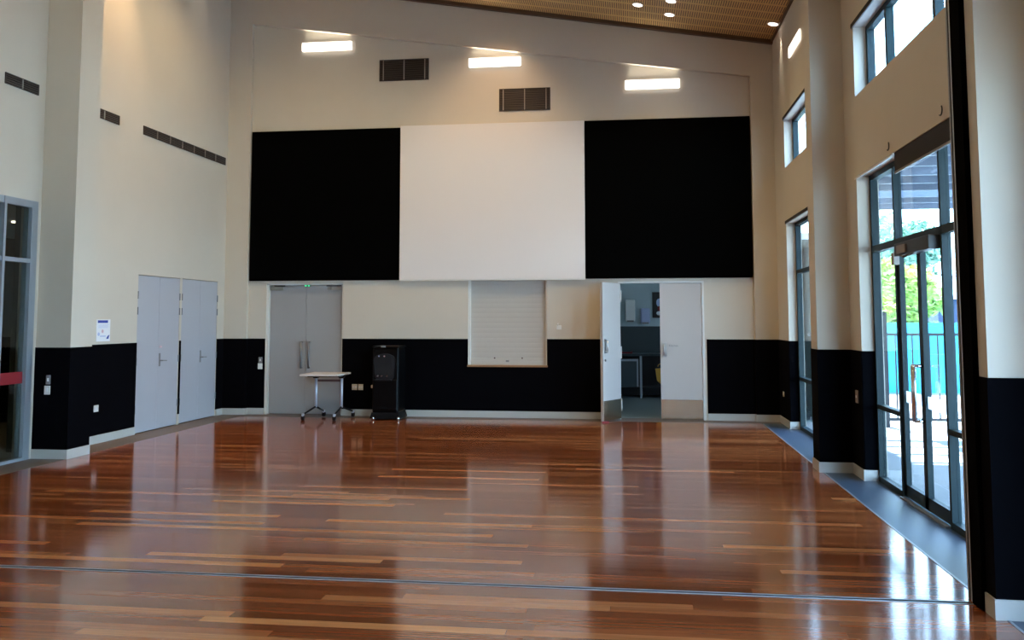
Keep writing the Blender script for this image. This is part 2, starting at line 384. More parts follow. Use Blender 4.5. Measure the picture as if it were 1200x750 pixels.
for a, c, z0, z1 in ((8.635, 9.05, .03, 2.12), (8.635, 9.05, 2.165, GT - .07), (7.64, 8.52, .05, 2.12), (7.56, 8.60, 2.165, GT - .07), (6.16, 7.5, .03, 2.12), (6.16, 7.5, 2.165, GT - .07)):
    MB().box(XL - .05, XL - .04, a, c, z0, z1).build('glass_pane', M['glassdark'], gd)
MB().box(XL - .039, XL - .036, 8.635, 9.05, .82, .945).build('film_band', M['red'], gd)['label'] = 'red safety band across the glass'

# dim lobby behind the left glazing
w = MB().box(-11.2, -11.0, 5.0, 15.2, 0, 3.0).box(-11.0, X0, 4.8, 5.0, 0, 3.0).box(-11.0, X0 - .4, 15.0, 15.2, 0, 3.0).box(-7.1, -7.0, 9.6, 15.0, 0, 3.0)
lw = struct('wall_lobby', w, M['corrwall'], 'dim olive walls of the lobby behind the glass')
MB().box(-11.0, -10.98, 5.0, 15, 0, 1.2).box(-11, -7.1, 14.98, 15, 0, 1.0).build('dado_lining', M['dado'], lw)
struct('floor_lobby', MB().box(-11.2, X0, 4.8, 15.2, -.2, 0), M['corrlow'], 'tan floor of the lobby')
struct('ceiling_lobby', MB().box(-11.2, X0, 4.8, 15.2, 2.95, 3.1), M['ceilpaint'], 'lobby ceiling')
t = empty('lobby_bench', (-9.2, 12.4, 0), 'low dark upholstered bench seen through the left glass', 'bench')
MB().box(-9.9, -8.5, 12.2, 12.8, .14, .45, bev=.03).build('seat', M['dado'], t)
MB().box(-9.9, -8.5, 12.72, 12.85, .45, .85, bev=.03).build('backrest', M['dado'], t)
for x in (-9.8, -8.6):
    for y in (12.28, 12.72): MB().tube((x, y, 0), (x, y, .15), .02).build('leg', M['steel'], t)
dl = MB().tube((-9.0, 12.2, 2.93), (-9.0, 12.2, 2.95), .07, n=20)
tag(dl.build('downlight', M['downlamp'], loc=(-9.0, 12.2, 2.94)), 'small round lit downlight behind the left glazing', 'ceiling light')

# ------------------------------------------------------------------ right wall with windows
w = MB(); X1 = 2.33
H1 = (5.6, 8.88, 3.62, 4.30); H2 = (10.2, 12.92, 3.605, 4.29); MW = (6.05, 8.92, 0, 2.86); L2 = (10.2, 12.92, 0, 2.83)
H0 = (-3.6, 4.4, 3.62, 4.30); NW = (-3.6, 4.6, 0, 2.86)
HT = cz(XR)
def wall_cols(w, x0, x1, ys, top):
    """ys: list of (y0,y1,[(z0,z1) openings])"""
    for y0, y1, ops in ys:
        z = 0
        for a, c in sorted(ops):
            if a > z: w.box(x0, x1, y0, y1, z, a)
            z = c
        w.box(x0, x1, y0, y1, z, top)
wall_cols(w, XR, X1, [
    (YR, -3.6, []), (-3.6, 4.4, [(0, 2.86), (3.62, 4.30)]), (4.4, 4.6, [(0, 2.86)]), (4.6, 5.6, []),
    (5.6, 6.05, [(3.62, 4.30)]), (6.05, 8.88, [(0, 2.86), (3.62, 4.30)]), (8.88, 8.92, [(0, 2.86)]), (8.92, 10.2, []),
    (10.2, 12.92, [(0, 2.83), (3.605, 4.29)]), (12.92, YB, [])], HT - .03)
w.prism([(XR, HT - .03), (X1, HT - .03), (X1, cz(X1)), (XR, HT)], 'y', YR, YB)
wr = struct('wall_right', w, M['paint'], 'tall cream window wall on the right')
d = MB(); T = .008
for a, c in ((5.33, 6.05), (8.92, 9.35), (9.66, 10.2), (12.92, YB)): d.box(XR - T, XR, a, c, SK, DH)
for y in (8.92, 12.92): d.box(XR, 2.245, y - T, y, SK, DH)           # returns into the window reveals
d.build('dado_lining', M['dado'], wr)['label'] = 'black fabric lining on the lower wall'
sk = MB(); T = .018
for a, c in ((8.92 - T, 9.35), (9.66, 10.2), (12.92 - T, YB)): sk.box(XR - T, XR, a, c, 0, SK)
for y in (8.92, 12.92): sk.box(XR, 2.245, y - T, y, 0, SK)
sk.box(1.812 - T, XR, 9.35 - T, 9.35, 0, SK).box(1.812 - T, 1.812, 9.35, 9.66, 0, SK)
sk.box(1.795 - T, XR, 4.94 - T, 4.94, 0, SK).box(1.795 - T, 1.795, 4.94, 5.055, 0, SK)
struct('baseboard_right', sk, M['skirt'], 'off-white skirting along the window wall')
# piers
w = MB().prism([(1.812, 0), (XR, 0), (XR, cz(XR)), (1.812, cz(1.812))], 'y', 9.35, 9.66)
p1 = struct('wall_pier', w, M['paint'], 'cream pier between the two tall window bays')
MB().box(1.804, XR, 9.342, 9.35, SK, DH).box(1.804, 1.812, 9.35, 9.66, SK, DH).build('dado_lining', M['dado'], p1)
w = MB().prism([(1.795, 0), (XR, 0), (XR, cz(XR)), (1.795, cz(1.795))], 'y', 4.94, 5.33)
p2 = struct('wall_pier', w, M['paint'], 'near cream pier at the right edge')
MB().box(1.787, XR, 4.932, 4.94, SK, DH).box(1.787, 1.795, 4.94, 5.055, SK, DH).box(1.787, 1.795, 5.30, 5.33, SK, DH).build('dado_lining', M['dado'], p2)
# operable wall jamb on the near pier
j = empty('partition_jamb', (1.78, 5.18, 0), 'tall black and aluminium jamb of folding partition on near pier', 'partition track')
HJ = cz(1.78) - .02
MB().box(1.765, 1.795, 5.06, 5.20, 0, HJ).build('black_seal', M['blackfelt'], j)
MB().box(1.772, 1.795, 5.215, 5.24, 0, HJ).build('channel', M['alu'], j)
MB().box(1.780, 1.795, 5.20, 5.215, 0, HJ).box(1.775, 1.795, 5.245, 5.262, 0, HJ).build('gasket', M['gap'], j)
MB().box(1.772, 1.795, 5.264, 5.282, 0, HJ).build('channel', M['alu'], j)
MB().box(1.778, 1.795, 5.284, 5.30, 0, HJ).build('gasket', M['gap'], j)
# floor guide track of the folding partition
ft = empty('floor_track', (-2, 5.2, 0), 'thin metal floor track of the folding partition across the boards', 'floor track')
def trk(a, c): return MB().box(-6.09, 1.76, a, c, 0, .003)
def yb(y): return y
trk(5.172, 5.180).build('guide_rail', M['alu'], ft); trk(5.210, 5.218).build('guide_rail', M['alu'], ft)
MB().box(-6.09, 1.76, 5.182, 5.208, 0, .001).build('slot', M['gap'], ft)

# frames of the main window / door bay
GX0, GX1 = 2.245, 2.31
def bar(mb, y0, y1, z0, z1, x0=GX0, x1=GX1): mb.box(x0, x1, y0, y1, z0, z1)
def pane(par, y0, y1, z0, z1, x=2.285):
    return MB().box(x, x + .006, y0, y1, z0, z1).build('glass_pane', M['glass'], par)
def bay(name, y0, y1, m1, m2, top, label, doors=True):
    """frame bay with two sidelights and a double door between the mullions m2 < m1"""
    r = empty(name, (GX0, y1, 0), label, None, None, 'structure')
    f = MB(); s = .04
    bar(f, y1 - .045, y1, 0, top); bar(f, y0, y0 + .06, 0, top); bar(f, y0, y1, top - .05, top)
    bar(f, y0, y1, 2.125, 2.185); bar(f, m1 - s / 2, m1 + s / 2, 0, top); bar(f, m2 - s / 2, m2 + s / 2, 0, top)
    bar(f, y0, m2, .67, .71); bar(f, m1, y1, .67, .71); bar(f, y0, m2, 0, .05); bar(f, m1, y1, 0, .05)
    f.build('frame', M['teal'], r)
    for a, c in ((y0 + .06, m2 - s / 2), (m1 + s / 2, y1 - .045)):
        pane(r, a, c, .05, .67); pane(r, a, c, .71, 2.125); pane(r, a, c, 2.185, top - .05)
    pane(r, m2 + s / 2, m1 - s / 2, 2.185, top - .05)
    MB().box(GX0 - .035, GX0 + .0, m2 + .03, m1 - .03, 0.0, .012).build('threshold', M['alu'], r)
    a, c = m2 + s / 2 + .004, m1 - s / 2 - .004; mid = (a + c) / 2
    for (p, q, sgn) in ((mid + .002, c, 1), (a, mid - .002, -1)):
        lf = MB(); t_ = .045
        for u, v in ((p, p + t_), (q - t_, q)): lf.box(GX0 + .015, GX1 - .008, u, v, .015, 2.12)
        lf.box(GX0 + .015, GX1 - .008, p, q, 2.06, 2.12).box(GX0 + .015, GX1 - .008, p, q, .015, .115)
        L_ = lf.build('door_leaf', M['teal'], r)
        MB().box(2.282, 2.288, p + t_, q - t_, .115, 2.06).build('glass_pane', M['glass'], L_)
        MB().box(2.279, 2.281, p + t_, q - t_, .80, .895).build('film_band', M['film'], L_)['label'] = 'white frosted safety strip'
        hy = p + .022 if sgn > 0 else q - .022
        h = MB(); x = GX0 - .055
        h.path([(GX0 + .012, hy, .70), (x, hy, .70), (x, hy, 1.13), (GX0 + .012, hy, 1.13)], .013)
        h.build('pull_handle', M['chrome'], L_, smooth=True)
    return r, mid
b1, mid = bay('window_1', MW[0], MW[1], 8.15, 6.968, 2.86, 'full height glazed bay with double glass doors')
cl = MB().box(2.17, GX0 + .012, 7.02, 7.90, 2.02, 2.125, bev=.006)
cl.build('door_operator', M['charcoal'], b1)['label'] = 'dark door operator box above the doors'
MB().box(2.155, 2.17, 7.55, 7.78, 2.035, 2.10).build('operator_cover', M['ventframe'], b1)
MB().box(2.20, GX0, 8.02, 8.10, 1.96, 2.06).build('sensor_box', M['ventframe'], b1)
MB().path([(2.2, 7.85, 2.03), (2.16, 7.6, 2.0), (2.2, 7.4, 2.03)], .010).build('operator_arm', M['charcoal'], b1)

def simple_window(name, y0, y1, z0, z1, mull, rails, label, top=None, gx=2.245):
    r = empty(name, (gx, y1, z0), label, None, None, 'structure')
    f = MB(); g1 = gx + .065
    f.box(gx, g1, y1 - .06, y1, z0, z1).box(gx, g1, y0, y0 + .06, z0, z1).box(gx, g1, y0, y1, z1 - .05, z1).box(gx, g1, y0, y1, z0, z0 + .05)
    for m_ in mull: f.box(gx, g1, m_ - .03, m_ + .03, z0, z1)
    for q in rails: f.box(gx, g1, y0, y1, q - .025, q + .025)
    f.build('frame', M['teal'], r)
    ys = [y0] + list(mull) + [y1]; zs = [z0] + list(rails) + [z1]
    for a, c in zip(ys, ys[1:]):
        for p, q in zip(zs, zs[1:]): pane(r, a + .03, c - .03, p + .025, q - .025, gx + .035)
    return r
simple_window('window_2', H1[0], H1[1], H1[2], H1[3], [8.2, 6.93], [], 'high window above the glass doors')
simple_window('window_3', H2[0], H2[1], H2[2], H2[3], [11.0], [], 'small high window in the far bay')
simple_window('window_4', L2[0], L2[1], 0, L2[3], [11.2], [.69, 2.15], 'tall window in the far bay')
simple_window('window_5', NW[0], NW[1], 0, NW[3], [2.8, .8, -1.2], [2.15], 'glazed bay beside the camera')
simple_window('window_6', H0[0], H0[1], H0[2], H0[3], [2.8, .8, -1.2], [], 'high window beside the camera')

# blinds
rb = empty('roller_blind', (2.15, 7.0, 2.86), 'charcoal roller blind partly lowered over the glass doors', 'roller blind', 'roller blinds on the window wall')
MB().tube((2.165, 6.1, 2.90), (2.165, 7.70, 2.90), .026, n=16).build('tube', M['frame_white'], rb, smooth=True)
MB().box(2.140, 2.144, 6.1, 7.69, 2.70, 2.90).build('fabric', M['blind'], rb)
MB().box(2.134, 2.150, 6.1, 7.69, 2.685, 2.703).build('bottom_rail', M['greyplate'], rb)
for y in (7.72, 6.42): MB().torus((2.11, y + .04, 2.93), .035, .005, 'x', a0=PI * .75, a1=PI * 1.7).build('bracket_hook', M['charcoal'], rb)
rb2 = empty('roller_blind', (2.15, 8.3, 2.86), 'rolled up white blind above the far half of the glass doors', 'roller blind', 'roller blinds on the window wall')
MB().tube((2.155, 7.76, 2.875), (2.155, 8.98, 2.875), .024, n=16).build('tube', M['frame_white'], rb2, smooth=True)
MB().box(2.125, 2.145, 7.76, 8.98, 2.835, 2.85).build('bottom_rail', M['white'], rb2)
def head_strip(y0, y1, z, label):
    o = empty('roller_blind', (2.12, (y0 + y1) / 2, z), label, 'roller blind', 'roller blinds on the window wall')
    MB().box(2.112, 2.13, y0, y1, z, z + .038).build('cassette', M['blind'], o)
    MB().box(2.116, 2.126, y0, y1, z - .008, z).build('bottom_rail', M['greyplate'], o)
head_strip(5.6, 8.90, 4.295, 'thin black rolled blind along the head of the near high window')
head_strip(10.2, 12.93, 4.285, 'thin black rolled blind along the head of the far high window')
head_strip(10.2, 12.93, 2.822, 'thin black rolled blind at the head of the far tall window')

# ------------------------------------------------------------------ rear wall behind the camera
w = MB(); RW = (-5.6, 0.9, 0.0, 2.8)
w.box(XL - .2, X1, YR - .2, YR, 0, 5.5)
w.prism([(XL - .2, 5.5), (X1, 5.5), (X1, cz(X1)), (XL - .2, cz(XL - .2))], 'y', YR - .2, YR)
struct('wall_rear', w, M['paint'], 'wall behind the camera')

# ------------------------------------------------------------------ doors in the end wall
dd = empty('door_4', (-5.2, 13.97, 0), 'recessed grey double doors in the end wall', None, None, 'structure')
f = MB(); f.box(LD[0], LD[0] + .04, 13.90, 14.0, 0, DT).box(LD[1] - .02, LD[1], 13.90, 14.0, 0, DT).box(LD[0], LD[1], 13.90, 14.0, DT - .02, DT)
f.build('frame', M['frame_white'], dd)
a, c = LD[0] + .045, LD[1] - .022; mid = (a + c) / 2 - .0
for p, q, s in ((a, mid - .002, -1), (mid + .002, c, 1)):
    lf = MB().box(p, q, 13.955, 13.995, .012, DT - .025).build('leaf', M['doorgrey'], dd)
    hx = mid + s * .062
    h = MB().path([(hx, 13.955, .74), (hx, 13.90, .74), (hx, 13.90, 1.14), (hx, 13.955, 1.14)], .015); h.build('pull_handle', M['handlegrey'], lf, smooth=True)
    if s < 0: MB().box(p + .005, p + .22, 13.915, 13.955, 1.97, 2.035, bev=.004).build('closer', M['closer'], lf)['label'] = 'beige grey door closer'
    else: MB().box(q - .18, q - .005, 13.915, 13.955, 1.97, 2.035, bev=.004).build('closer', M['ventframe'], lf)['label'] = 'brownish door closer'
    x0, x1 = (p + .08, p + .26) if s < 0 else (q - .26, q - .02)
    MB().box(x0, x1, 13.90, 13.915, 2.028, 2.05).build('closer_arm', M['charcoal'], lf)
g = empty('indicator_light', (-5.15, 13.9, 2.05), 'tiny lit green indicator pair above the grey double doors', 'indicator light')
MB().box(-5.19, -5.10, 13.893, 13.90, 2.028, 2.055).build('housing', M['charcoal'], g)
for x in (-5.178, -5.128): MB().box(x - .012, x + .018, 13.888, 13.893, 2.03, 2.05).build('lens', M['green'], g)

# kitchen double doors
kd = empty('door_5', (.4, 13.9, 0), 'white double doors to the kitchen, left leaf swung open', None, None, 'structure')
f = MB(); f.box(KD[0], KD[0] + .03, 13.875, 14.06, 0, DT).box(KD[1] - .03, KD[1], 13.872, 14.06, 0, DT).box(KD[0] + .03, KD[1] - .03, 13.875, 14.06, DT - .025, DT)
f.build('frame', M['frame_white'], kd)
rl = MB().box(.405, 1.028, 13.885, 13.925, .012, DT - .028).build('leaf', M['doorwhite'], kd)
MB().box(.41, 1.024, 13.880, 13.885, .012, .30).build('kick_plate', M['kick'], rl)['label'] = 'brushed metal kick plate'
MB().box(.437, .50, 13.880, 13.885, .93, 1.155, bev=.002, seg=1).build('push_plate', M['steel'], rl)
MB().path([(.458, 13.88, .97), (.458, 13.84, .97), (.458, 13.84, 1.12), (.458, 13.88, 1.12)], .009).build('pull_handle', M['steel'], rl, smooth=True)
for z in (.3, 1.0, 1.78): MB().tube((1.03, 13.876, z - .06), (1.03, 13.876, z + .06), .009, n=8).build('hinge', M['steel'], rl)
tc_ = bpy.data.curves.new('lettering', 'FONT'); tc_.body = 'Kitchen'; tc_.size = .045; tc_.extrude = .0008; tc_.align_x = 'LEFT'
to = bpy.data.objects.new('lettering_source', tc_); C.objects.link(to)
bpy.context.view_layer.update()
me = bpy.data.meshes.new_from_object(to.evaluated_get(bpy.context.evaluated_depsgraph_get()))
bpy.data.objects.remove(to); me.materials.clear(); me.materials.append(M['greyplate'])
lt = bpy.data.objects.new('lettering', me); C.objects.link(lt); lt.parent = rl; lt.rotation_euler = (PI / 2, 0, 0)
lt.location = Vector((.53, 13.8835, 1.09)) - Vector((.4, 13.9, 0)) if False else Vector((.53 - .4, 13.8835 - 13.9, 1.09)) - rl.location
# (rl's own local offset undoes the empty's placement)
# open leaf
hx, hy, fx_, fy_ = -.19, 13.86, -.443, 13.38
u = Vector((fx_ - hx, fy_ - hy, 0)); Lw = u.length; u.normalize(); n_ = Vector((-u.y, u.x, 0))     # n_ points to +X side
if n_.x < 0: n_ = -n_
ol = empty('open_leaf', (0, 0, 0)); 
def leafbox(s0, s1, t0, t1, z0, z1):
    mb = MB(); pts = [(hx + u.x * s + n_.x * t_, hy + u.y * s + n_.y * t_) for s, t_ in ((s0, t0), (s1, t0), (s1, t1), (s0, t1))]
    return mb.prism(pts, 'z', z0, z1)
C.objects.unlink(ol); bpy.data.objects.remove(ol)
ll = leafbox(0, Lw, -.04, 0, .02, DT - .028).build('leaf', M['doorwhite'], kd)
leafbox(.006, Lw - .006, 0, .004, .02, .31).build('kick_plate', M['kick'], ll)['label'] = 'brushed metal kick plate'
leafbox(Lw - .10, Lw - .04, 0, .005, 1.0, 1.22).build('push_plate', M['steel'], ll)
p_ = lambda s, t_, z: (hx + u.x * s + n_.x * t_, hy + u.y * s + n_.y * t_, z)
MB().path([p_(Lw - .07, 0, 1.03), p_(Lw - .07, .045, 1.03), p_(Lw - .07, .045, 1.18), p_(Lw - .07, 0, 1.18)], .009).build('pull_handle', M['steel'], ll, smooth=True)
MB().tube(p_(Lw - .07, 0, .9), p_(Lw - .07, .012, .9), .018, n=14).build('lock_cylinder', M['greyplate'], ll, smooth=True)
for z in (.22, 1.0, 1.85): MB().tube(p_(-.008, .004, z - .09), p_(-.008, .004, z + .09), .010, n=8).build('hinge', M['frame_white'], ll)
w_ = MB().prism([(-.462, 13.36), (-.36, 13.39), (-.37, 13.42), (-.455, 13.40)], 'z', 0, .02)
tag(w_.build('door_wedge', M['red'], loc=(-.41, 13.39, 0)), 'small red wedge on the floor under the open kitchen door', 'door wedge')

# serving hatch with roller shutter
sh = empty('roller_shutter', (-1.92, 13.95, .79), 'closed grey-beige roller shutter over the serving hatch', 'roller shutter')
s_ = MB(); z = .835; n_sl = 17; hh = (2.13 - .835) / n_sl
prof = []
for i in range(n_sl):
    z0 = .835 + i * hh
    prof += [(13.955, z0), (13.9535, z0 + hh * .25), (13.953, z0 + hh * .5), (13.9535, z0 + hh * .78), (13.955, z0 + hh * .97)]
prof += [(13.955, 2.13), (13.97, 2.13), (13.97, .835)]
s_.prism(prof, 'x', HA[0] + .03, HA[1] - .02); s_.build('curtain', M['shutter'], sh)
MB().box(HA[0], HA[0] + .035, 13.90, 13.99, .79, 2.125).build('side_guide', M['frame_white'], sh)
MB().box(HA[1] - .022, HA[1], 13.90, 13.99, .79, 2.125).build('side_guide', M['frame_white'], sh)
MB().box(HA[0] + .03, HA[1] - .02, 13.935, 13.965, .80, .86).build('bottom_bar', M['shutter'], sh)
MB().box(-1.955, -1.905, 13.925, 13.935, .845, .875, bev=.003).build('lock', M['greyplate'], sh)
for x in (-2.13, -1.70, -1.325): MB().tube((x, 13.94, .905), (x, 13.93, .905), .012, n=12).build('stud', M['tubered'], sh)
hs = MB().box(HA[0] - .01, HA[1] + .01, 13.862, 13.995, .770, .80, bev=.004)
struct('trim_3', hs, M['woodsill'], 'timber sill under the serving hatch')

# ------------------------------------------------------------------ big wall panels
def wall_panel(x0, x1, m, label, cat, grp, y=13.835, z0=2.12, z1=4.565):
    return tag(MB().box(x0, x1, y, 13.878, z0, z1, bev=.003, seg=1).build('wall_panel', m, loc=((x0 + x1) / 2, y, z0)), label, cat, grp)
wall_panel(-6.105, -3.632, M['blackfelt'], 'large black felt wall panel left of the white one', 'wall panel', 'felt wall panels', z1=4.545)
wall_panel(-.712, 1.783, M['blackfelt'], 'large black felt wall panel right of the white one', 'wall panel', 'felt wall panels')
ws = empty('projection_screen', (-2.17, 13.83, 2.12), 'large white projection board between two black wall panels', 'projection screen')
MB().box(-3.628, -.716, 13.825, 13.878, 2.125, 4.568, bev=.003, seg=1).build('screen_surface', M['screen'], ws)
MB().box(-3.628, -.716, 13.818, 13.878, 2.105, 2.124).build('bottom_ledge', M['frame_white'], ws)

# ------------------------------------------------------------------ wall lights
def wall_light(loc, label, dp=.06):
    o = empty('wall_light', loc, label, 'wall light', 'wall lights')
    x, y, z = loc
    MB().box(x - .40, x + .40, y - dp * .4, y + .0, z - .055, z + .055, bev=.004).build('backplate', M['white'], o)
    pts = []
    Lh, H = .417, .072
    for (cx, sg) in ((Lh - .02, 1), (-Lh + .02, -1)):
        for k in range(7):
            a = (-PI / 2 + PI * k / 6) if sg > 0 else (PI / 2 + PI * k / 6)
            ca, sa = math.cos(a), math.sin(a)
            pts.append((x + cx + .02 * ca, z + (H - .02) * (1 if sa > 0 else -1) + .02 * sa if abs(sa) > .01 else z))
    MB().prism(pts, 'y', y - dp, y - dp * .4).build('diffuser', M['lamp'], o)
    return o
wl1 = wall_light((-4.865, 13.878, 5.912), 'lit white wall light on the end wall, leftmost and highest')
for loc, lb in (((-2.115, 13.878, 5.547), 'lit white wall light on the end wall, middle one above the white board'),
                ((.335, 13.878, 5.105), 'lit white wall light on the end wall, above the right black panel'),
                ((2.129, 11.88, 5.06), 'lit white wall light high on the window wall')):
    if lb.endswith('window wall'): continue
    c = copy_tree(wl1); c.location = loc; c['label'] = lb
wl4 = wall_light((2.129, 11.88, 5.06), 'lit white wall light high on the window wall', .022); wl4.rotation_euler = (0, 0, -PI / 2)

# ------------------------------------------------------------------ vents
def end_vent(x0, x1, z0, z1, label):
    o = empty('air_vent', ((x0 + x1) / 2, 13.878, z0), label, 'air vent', 'square air vents on the end wall')
    MB().box(x0, x1, 13.874, 13.879, z0, z1).build('backing', M['ventdark'], o)
    f = MB(); w_ = .012
    f.box(x0, x1, 13.862, 13.876, z0, z0 + w_).box(x0, x1, 13.862, 13.876, z1 - w_, z1).box(x0, x0 + w_, 13.862, 13.876, z0, z1).box(x1 - w_, x1, 13.862, 13.876, z0, z1)
    f.build('frame', M['brownvent'], o)
    xm = (x0 + x1) / 2
    for x in (x0 + .065, xm, x1 - .065): MB().box(x - .006, x + .006, 13.858, 13.876, z0 + w_, z1 - w_).build('divider', M['ventframe'], o)
    s = MB(); n = 12
    for k in range(n):
        z = z0 + .02 + (z1 - z0 - .04) * (k + .5) / n
        s.prism([(13.862, z - .010), (13.865, z - .011), (13.876, z + .007), (13.873, z + .008)], 'x', x0 + w_, x1 - w_)
    s.build('blades', M['brownvent'], o)
end_vent(-3.995, -3.185, 5.315, 5.662, 'square brown air vent between the left and middle wall lights')
end_vent(-2.05, -1.243, 4.766, 5.12, 'square brown air vent just above the white board')
def side_vent(y0, y1, n, z0, z1, label):
    o = empty('air_vent', (XL, (y0 + y1) / 2, z0), label, 'air vent', 'narrow slot vents on the left wall')
    MB().box(XL, XL + .005, y0, y1, z0, z1).build('backing', M['ventdark'], o)
    f = MB().box(XL, XL + .014, y0, y1, z0, z0 + .008).box(XL, XL + .014, y0, y1, z1 - .008, z1).box(XL, XL + .014, y0, y0 + .01, z0, z1).box(XL, XL + .014, y1 - .01, y1, z0, z1)
    f.build('frame', M['brownvent'], o)
    for k in range(1, n):
        y = y0 + (y1 - y0) * k / n; MB().box(XL + .001, XL + .016, y - .006, y + .006, z0 + .008, z1 - .008).build('divider', M['ventframe'], o)
    s = MB()
    for k in range(4):
        z = z0 + .012 + (z1 - z0 - .024) * (k + .5) / 4
        s.prism([(XL + .004, z + .008), (XL + .005, z + .010), (XL + .014, z - .006), (XL + .013, z - .008)], 'y', y0 + .01, y1 - .01)
    s.build('blades', M['brownvent'], o)
side_vent(8.53, 9.07, 2, 3.975, 4.095, 'short brown slot vent above the left glazed doors')
side_vent(9.66, 10.66, 3, 3.985, 4.105, 'short brown slot vent just behind the left pier')
side_vent(11.24, 13.71, 7, 3.985, 4.105, 'long brown slot vent above the storage doors')

# ------------------------------------------------------------------ downlights
def downlight(x, y, label):
    z = cz(x)
    o = empty('downlight', (x, y, z), label, 'ceiling light', 'ceiling downlights')
    o.rotation_euler = (0, math.atan(.169), 0)
    rt = Matrix.Translation((x, y, z)) @ Matrix.Rotation(math.atan(.169), 4, 'Y')
    a = MB(); a.tube((0, 0, -.012), (0, 0, .004), .068, n=24); bmesh.ops.transform(a.bm, matrix=rt, verts=a.bm.verts); a.build('lamp', M['downlamp'], o)
    a = MB(); a.torus((0, 0, -.006), .075, .010, 'z', n=24); bmesh.ops.transform(a.bm, matrix=rt, verts=a.bm.verts); a.build('rim', M['white'], o, smooth=True)
downlight(.12, 12.86, 'lit round ceiling downlight, leftmost of the trio')
downlight(.58, 12.55, 'lit round ceiling downlight, nearer of the right-hand pair in the trio')
downlight(.58, 13.12, 'lit round ceiling downlight, farther of the right-hand pair in the trio')
downlight(2.03, 13.0, 'lit round ceiling downlight against the window wall corner')

# ------------------------------------------------------------------ small wall fittings
def plate_y(name, x0, x1, y, z0, z1, m, label, cat, group=None, rocker=None):     # faces -Y
    o = empty(name, ((x0 + x1) / 2, y, z0), label, cat, group)
    MB().box(x0, x1, y - .010, y, z0, z1, bev=.002, seg=1).build('plate', m, o)
    if rocker:
        for (cx, cz_, w_, h_) in rocker:
            MB().box(cx - w_, cx + w_, y - .014, y - .009, cz_ - h_, cz_ + h_, bev=.001, seg=1).build('rocker', M['white'] if m is not M['white'] else M['paper'], o)
    return o
plate_y('switch_plate', -6.352, -6.302, 9.192, .80, .90, M['greyplate'], 'grey switch plate on the left pier, above the white one', 'light switch', None, [(-6.327, .85, .010, .018)])
plate_y('switch_plate', -6.368, -6.300, 9.192, .69, .785, M['white'], 'white switch plate on the left pier, below the grey one', 'light switch', None, [(-6.334, .74, .012, .02)])
plate_y('switch_plate', -5.93, -5.868, YI - .008, .815, .905, M['greyplate'], 'grey switch plate left of the grey double doors', 'light switch', None, [(-5.90, .86, .010, .018)])
plate_y('switch_plate', -5.94, -5.865, YI - .008, .715, .808, M['white'], 'white switch plate left of the grey double doors', 'light switch', None, [(-5.90, .762, .012, .02)])
plate_y('power_outlet', -4.385, -4.302, YI - .008, .40, .49, M['offwhite'], 'ivory power outlet left of its pair beside the table', 'power outlet', 'ivory outlets', [(-4.362, .445, .012, .012), (-4.325, .445, .012, .012)])
plate_y('power_outlet', -4.285, -4.205, YI - .008, .40, .49, M['offwhite'], 'ivory power outlet right of its pair beside the table', 'power outlet', 'ivory outlets', [(-4.262, .445, .012, .012), (-4.228, .445, .012, .012)])
o = plate_y('power_plug', -4.075, -4.035, YI - .008, .43, .48, M['offwhite'], 'small ivory plug at the left side of the water cooler', 'plug')
MB().box(-4.068, -4.042, YI - .05, YI - .016, .438, .472, bev=.004).build('plug_body', M['offwhite'], o)
o = plate_y('thermostat', -1.163, -1.088, YI, 1.345, 1.41, M['white'], 'small white wall sensor right of the shutter', 'sensor')
MB().tube((-1.14, YI - .02, 1.41), (-1.14, YI - .008, 1.435), .012, n=12).build('sensor_dome', M['white'], o, smooth=True)
def plate_x(name, x, y0, y1, z0, z1, m, label, cat, sgn=1, group=None):
    o = empty(name, (x, (y0 + y1) / 2, z0), label, cat, group)
    MB().box(x, x + sgn * .010, y0, y1, z0, z1, bev=.002, seg=1).build('plate', m, o)
    MB().box(x + sgn * .009, x + sgn * .014, (y0 + y1) / 2 - .018, (y0 + y1) / 2 + .018, (z0 + z1) / 2 - .012, (z0 + z1) / 2 + .012).build('rocker', M['paper'], o)
plate_x('power_outlet', XL + .008, 10.31, 10.40, .385, .465, M['white'], 'white power outlet low on the left wall behind the pier', 'power outlet')
plate_x('switch_plate', XR - .008, 13.38, 13.46, .40, .47, M['offwhite'], 'ivory plate low on the far end of the window wall', 'power outlet', -1)
plate_x('switch_plate', XR - .008, 9.06, 9.15, .70, .82, M['ventframe'], 'tan switch plate on black lining beside the middle pier', 'light switch', -1)

# poster on the left wall
po = empty('poster', (XL, 10.47, 1.25), 'white notice with blue heading on the left wall', 'notice')
MB().box(XL, XL + .004, 10.325, 10.615, 1.235, 1.505).build('sheet', M['paper'], po)
f = MB().box(XL + .004, XL + .0055, 10.345, 10.56, 1.462, 1.495); f.build('heading', M['blue'], po)
f = MB(); 
for k in range(4): f.box(XL + .004, XL + .0052, 10.36, 10.58 - .02 * (k % 2), 1.438 - .012 * k, 1.442 - .012 * k)
f.build('text_lines', M['paleblue'], po)
MB().tube((XL + .003, 10.45, 1.36), (XL + .0055, 10.45, 1.36), .022, n=14).build('picture', M['palered'], po)
MB().tube((XL + .003, 10.37, 1.325), (XL + .0055, 10.37, 1.325), .022, n=14).box(XL + .003, XL + .0052, 10.40, 10.52, 1.293, 1.306).build('footer_text', M['paleblue'], po)
MB().prism([(10.53, 1.265), (10.58, 1.265), (10.60, 1.315), (10.56, 1.30)], 'x', XL + .003, XL + .0058).build('emblem', M['blue'], po)

